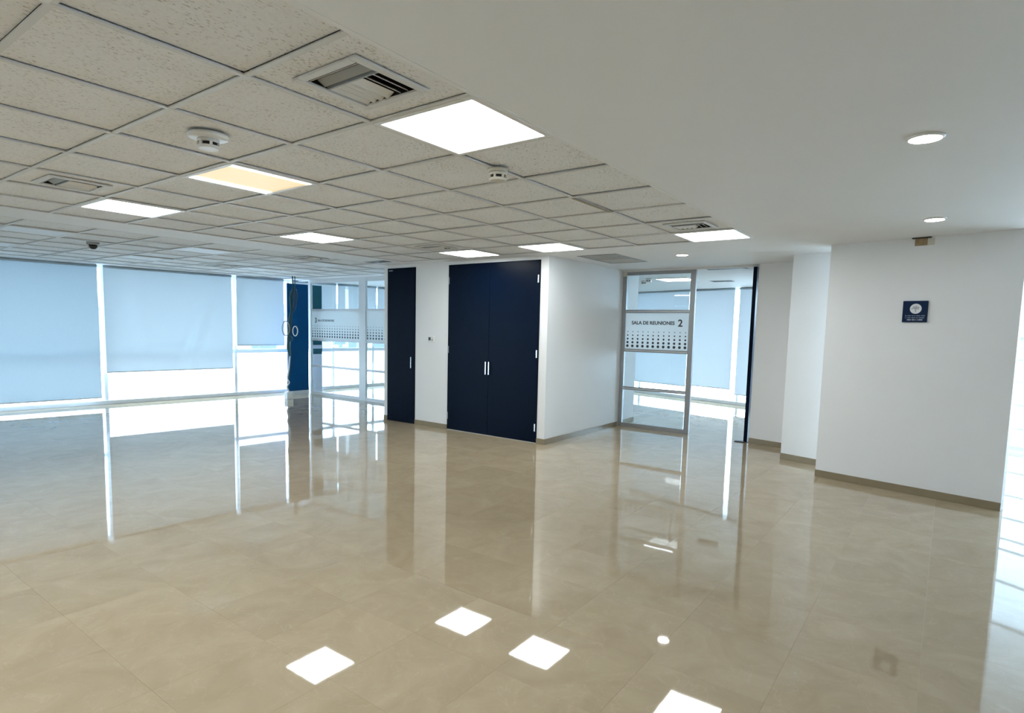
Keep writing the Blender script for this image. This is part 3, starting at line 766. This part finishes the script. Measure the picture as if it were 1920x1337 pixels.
gr = thing('return_grille', 'long return grille in the plain ceiling above the corridor wall', 'air vent', (7.13, 3.58, ZC))
f = MB()
for q in ((-0.47, 0.47, -0.27, -0.24), (-0.47, 0.47, 0.24, 0.27), (-0.47, -0.44, -0.24, 0.24), (0.44, 0.47, -0.24, 0.24)): f.box(*q, -0.005, 0)
f.build('frame', 'grey', gr)
MB().box(-0.44, 0.44, -0.24, 0.24, -0.002, 0.0).build('backing', 'tbar', gr)
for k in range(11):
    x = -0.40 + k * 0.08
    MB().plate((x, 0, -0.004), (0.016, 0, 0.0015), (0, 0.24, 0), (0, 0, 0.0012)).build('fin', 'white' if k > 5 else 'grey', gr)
def slot(label, x, y, L, W, rz=0.0):
    t = thing('slot_diffuser', label, 'air vent', (x, y, ZC), rz)
    MB().box(-W / 2, W / 2, -L / 2, L / 2, -0.006, -0.001).build('slot', 'black', t)
    MB().box(-W / 2 - 0.012, -W / 2, -L / 2 - 0.012, L / 2 + 0.012, -0.0062, 0).box(W / 2, W / 2 + 0.012, -L / 2 - 0.012, L / 2 + 0.012, -0.0062, 0).build('edge', 'white', t)
slot('black slot diffuser above the left corner of the navy closet door', 5.95, 6.79, 0.40, 0.17)
slot('long black slot diffuser just inside the meeting room 2 doorway', 8.86, 2.66, 0.56, 0.24)
slot('smaller black slot diffuser deeper inside meeting room 2', 11.03, 3.36, 0.36, 0.26)
m2l = thing('ceiling_lamp', 'lit square lamp inside meeting room 2, seen through its glass', 'lamp', (10.35, 3.95, ZC - 0.012), 0, 'lit square ceiling lamps')
link('frame', fr_me, m2l); link('diffuser', df_me['lamp'], m2l)

# ------------------------------------------------------------------ smoke detectors and sensors
def detector(label, x, y, base_r=0.085, s=1.0, mat='white'):
    t = thing('smoke_detector', label, 'smoke detector', (x, y, ZC), 0, 'ceiling smoke detectors')
    MB().lathe([(base_r, 0.0), (base_r, -0.012 * s), (base_r * 0.9, -0.018 * s), (base_r * 0.55, -0.021 * s)]).build('base', mat, t, True)
    MB().lathe([(0.050 * s, -0.021 * s), (0.052 * s, -0.036 * s), (0.050 * s, -0.038 * s)]).build('collar', mat, t, True)
    for k in range(6):
        a = k * math.pi / 3 + 0.3
        MB().plate((0.047 * s * math.cos(a), 0.047 * s * math.sin(a), -0.046 * s), (0.005 * math.cos(a), 0.005 * math.sin(a), 0), (-0.006 * s * math.sin(a), 0.006 * s * math.cos(a), 0), (0, 0, 0.009 * s)).build('rib', mat, t)
    MB().lathe([(0.042 * s, -0.038 * s), (0.042 * s, -0.054 * s)]).build('chamber', 'black', t, True)
    MB().lathe([(0.052 * s, -0.054 * s), (0.052 * s, -0.062 * s), (0.044 * s, -0.068 * s)]).build('cap', mat, t, True)
detector('smoke detector on a wide base beside the yellowed lamp', gx(1.46), gy(2.36), 0.095)
detector('cream smoke detector on the tile joint right of the big lamp', gx(3.55), gy(0.98), 0.060, 1.0, 'cream')
detector('left smoke detector inside meeting room 2', 10.45, 4.60, 0.060)
detector('smoke detector touching the lamp inside meeting room 2', 10.05, 4.34, 0.060)
sn = thing('ceiling_sensor', 'small dark dome sensor on the ceiling near the left blinds', 'sensor', (2.90, 8.46, ZC))
MB().lathe([(0.068, 0.008), (0.068, -0.018), (0.055, -0.026)]).build('base', 'grey', sn, True)
MB().lathe([(0.046, -0.026), (0.044, -0.050), (0.030, -0.070), (0.010, -0.078)]).build('dome', 'black', sn, True)

# ------------------------------------------------------------------ wall fittings
th = thing('thermostat', 'white thermostat with grey display between the closet doors', 'thermostat', (XD, 6.155, 1.315))
MB().box(-0.022, 0, -0.062, 0.06, -0.045, 0.045).build('body', 'white', th, bevel=0.006)
MB().box(-0.024, -0.022, 0.0, 0.045, -0.022, 0.026).build('display', 'display', th)
MB().cyl((0, 0), 0.015, 0, 0.003, 16).build('button', 'grey', th).matrix_local = Matrix.Translation((-0.022, -0.030, -0.012)) @ Matrix.Rotation(-math.pi / 2, 4, 'Y')

pd = (Vector(PQ[1]) - Vector(PQ[0])).normalized()
def on_plaque_wall(px_y):         # point of the plaque wall at world Y
    a, b = Vector(PQ[0]), Vector(PQ[1]); t = (px_y - a.y) / (b.y - a.y); return a + (b - a) * t
pp = on_plaque_wall(0.281)
rz_p = math.atan2(pd.y, pd.x) + math.pi / 2     # local -X faces into the room
pq = thing('wall_plaque', 'small square navy plaque with a white tree emblem', 'sign', (pp.x, pp.y, 1.741), rz_p)
MB().box(-0.018, 0, -0.1, 0.1, -0.1, 0.1).build('board', 'plaque', pq, bevel=0.003)
Rw = Matrix(((0, 0, -1, -0.0186), (-1, 0, 0, 0), (0, 1, 0, 0), (0, 0, 0, 1)))   # x -> -Y, y -> Z, facing -X
em = MB().cyl((0, 0), 0.047, 0, 0.0008, 36).build('emblem', 'print', pq); em.matrix_local = Matrix.Translation((0, -0.006, 0.026)) @ Rw
tree = MB().plate((0, -0.017, 0.0014), (0.0035, 0, 0), (0, 0.014, 0), (0, 0, 0.0003))
for k in range(7):
    a = math.radians(25 + k * 130 / 6)
    d_ = Vector((math.cos(a), math.sin(a), 0)); n_ = Vector((-d_.y, d_.x, 0)); L = 0.028 + 0.004 * (k % 2)
    c = Vector((0, -0.006, 0.0014)) + d_ * L / 2
    tree.plate(c, d_ * L / 2, n_ * 0.0013, (0, 0, 0.0003))
for k in range(12):
    a = math.radians(10 + k * 160 / 11); rr = 0.024 + 0.006 * ((k * 7) % 3 - 1)
    tree.cyl((rr * math.cos(a), -0.006 + rr * math.sin(a)), 0.0048, 0.0010, 0.0016, 8)
tree.build('tree_emblem', 'grey', em)
# three lines of small lettering, too blurred in the photograph to read
for k, (z, wd) in enumerate(((-0.040, 0.160), (-0.059, 0.160), (-0.078, 0.125))):
    r_ = random.Random(k + 3); lm = MB(); x = -wd / 2
    while x < wd / 2 - 0.004:
        w = r_.uniform(0.0035, 0.0065)
        lm.plate((x + w / 2, 0, 0.0003), (w / 2 * 0.72, 0, 0), (0, 0.0040, 0), (0, 0, 0.0003))
        x += w + (0.006 if r_.random() < 0.16 else 0.0)
    lo = lm.build('lettering', 'print' if k == 2 else 'printdim', pq); lo.matrix_local = Matrix.Translation((0, -0.004, z)) @ Rw; lo['kind'] = 'stuff'

wp = on_plaque_wall(0.275)
wh = thing('broken_plaster', 'small brown broken plaster patch at the top of the plaque wall', 'patch', (wp.x, wp.y, ZC), rz_p)  # brown plate and dark strip stand in for a hole in the plaster
MB().box(-0.006, 0.0, -0.045, 0.055, -0.075, -0.002).build('board', 'plasterbrown', wh)
MB().box(-0.030, 0.0, -0.075, 0.075, -0.010, -0.001).build('ledge', 'black', wh)
MB().box(-0.004, 0.0, -0.10, -0.045, -0.075, -0.012).build('filler', 'cream', wh)

# ------------------------------------------------------------------ outside
st = MB().box(-120, 160, -90, 150, -16.2, -16.0).build('street', 'street'); struct(st, 'pale street far below the windows', 'ground')
def building(label, x, y, w, d, z1, rz, rows, colsn):
    b = thing('far_building', label, 'building', (x, y, -16), rz, 'pale buildings outside')
    MB().box(-w / 2, w / 2, -d / 2, d / 2, 0, z1 + 16).build('walls', 'bldg', b)
    MB().box(-w / 2 - 0.3, w / 2 + 0.3, -d / 2 - 0.3, d / 2 + 0.3, z1 + 16, z1 + 16.6).build('roof', 'bldg', b)
    me = MB().box(-0.8, 0.8, -0.06, 0.02, -0.7, 0.7).mesh('window', 'bldgwin')
    for r_ in range(rows):
        for c in range(colsn):
            link('window', me, b, (-w / 2 + (c + 0.5) * w / colsn, -d / 2, z1 + 16 - 1.8 - 3.0 * r_))
building('pale building seen under the short blind by the cables', 26, 44, 20, 12, 2.2, math.radians(-25), 3, 7)
building('pale building seen through the meeting room glass by the windows', 50, 52, 22, 12, 3.0, math.radians(-35), 3, 8)
building('pale building beyond the railed window at the right edge', 52, -4, 12, 22, 1.6, math.radians(-90), 3, 8)
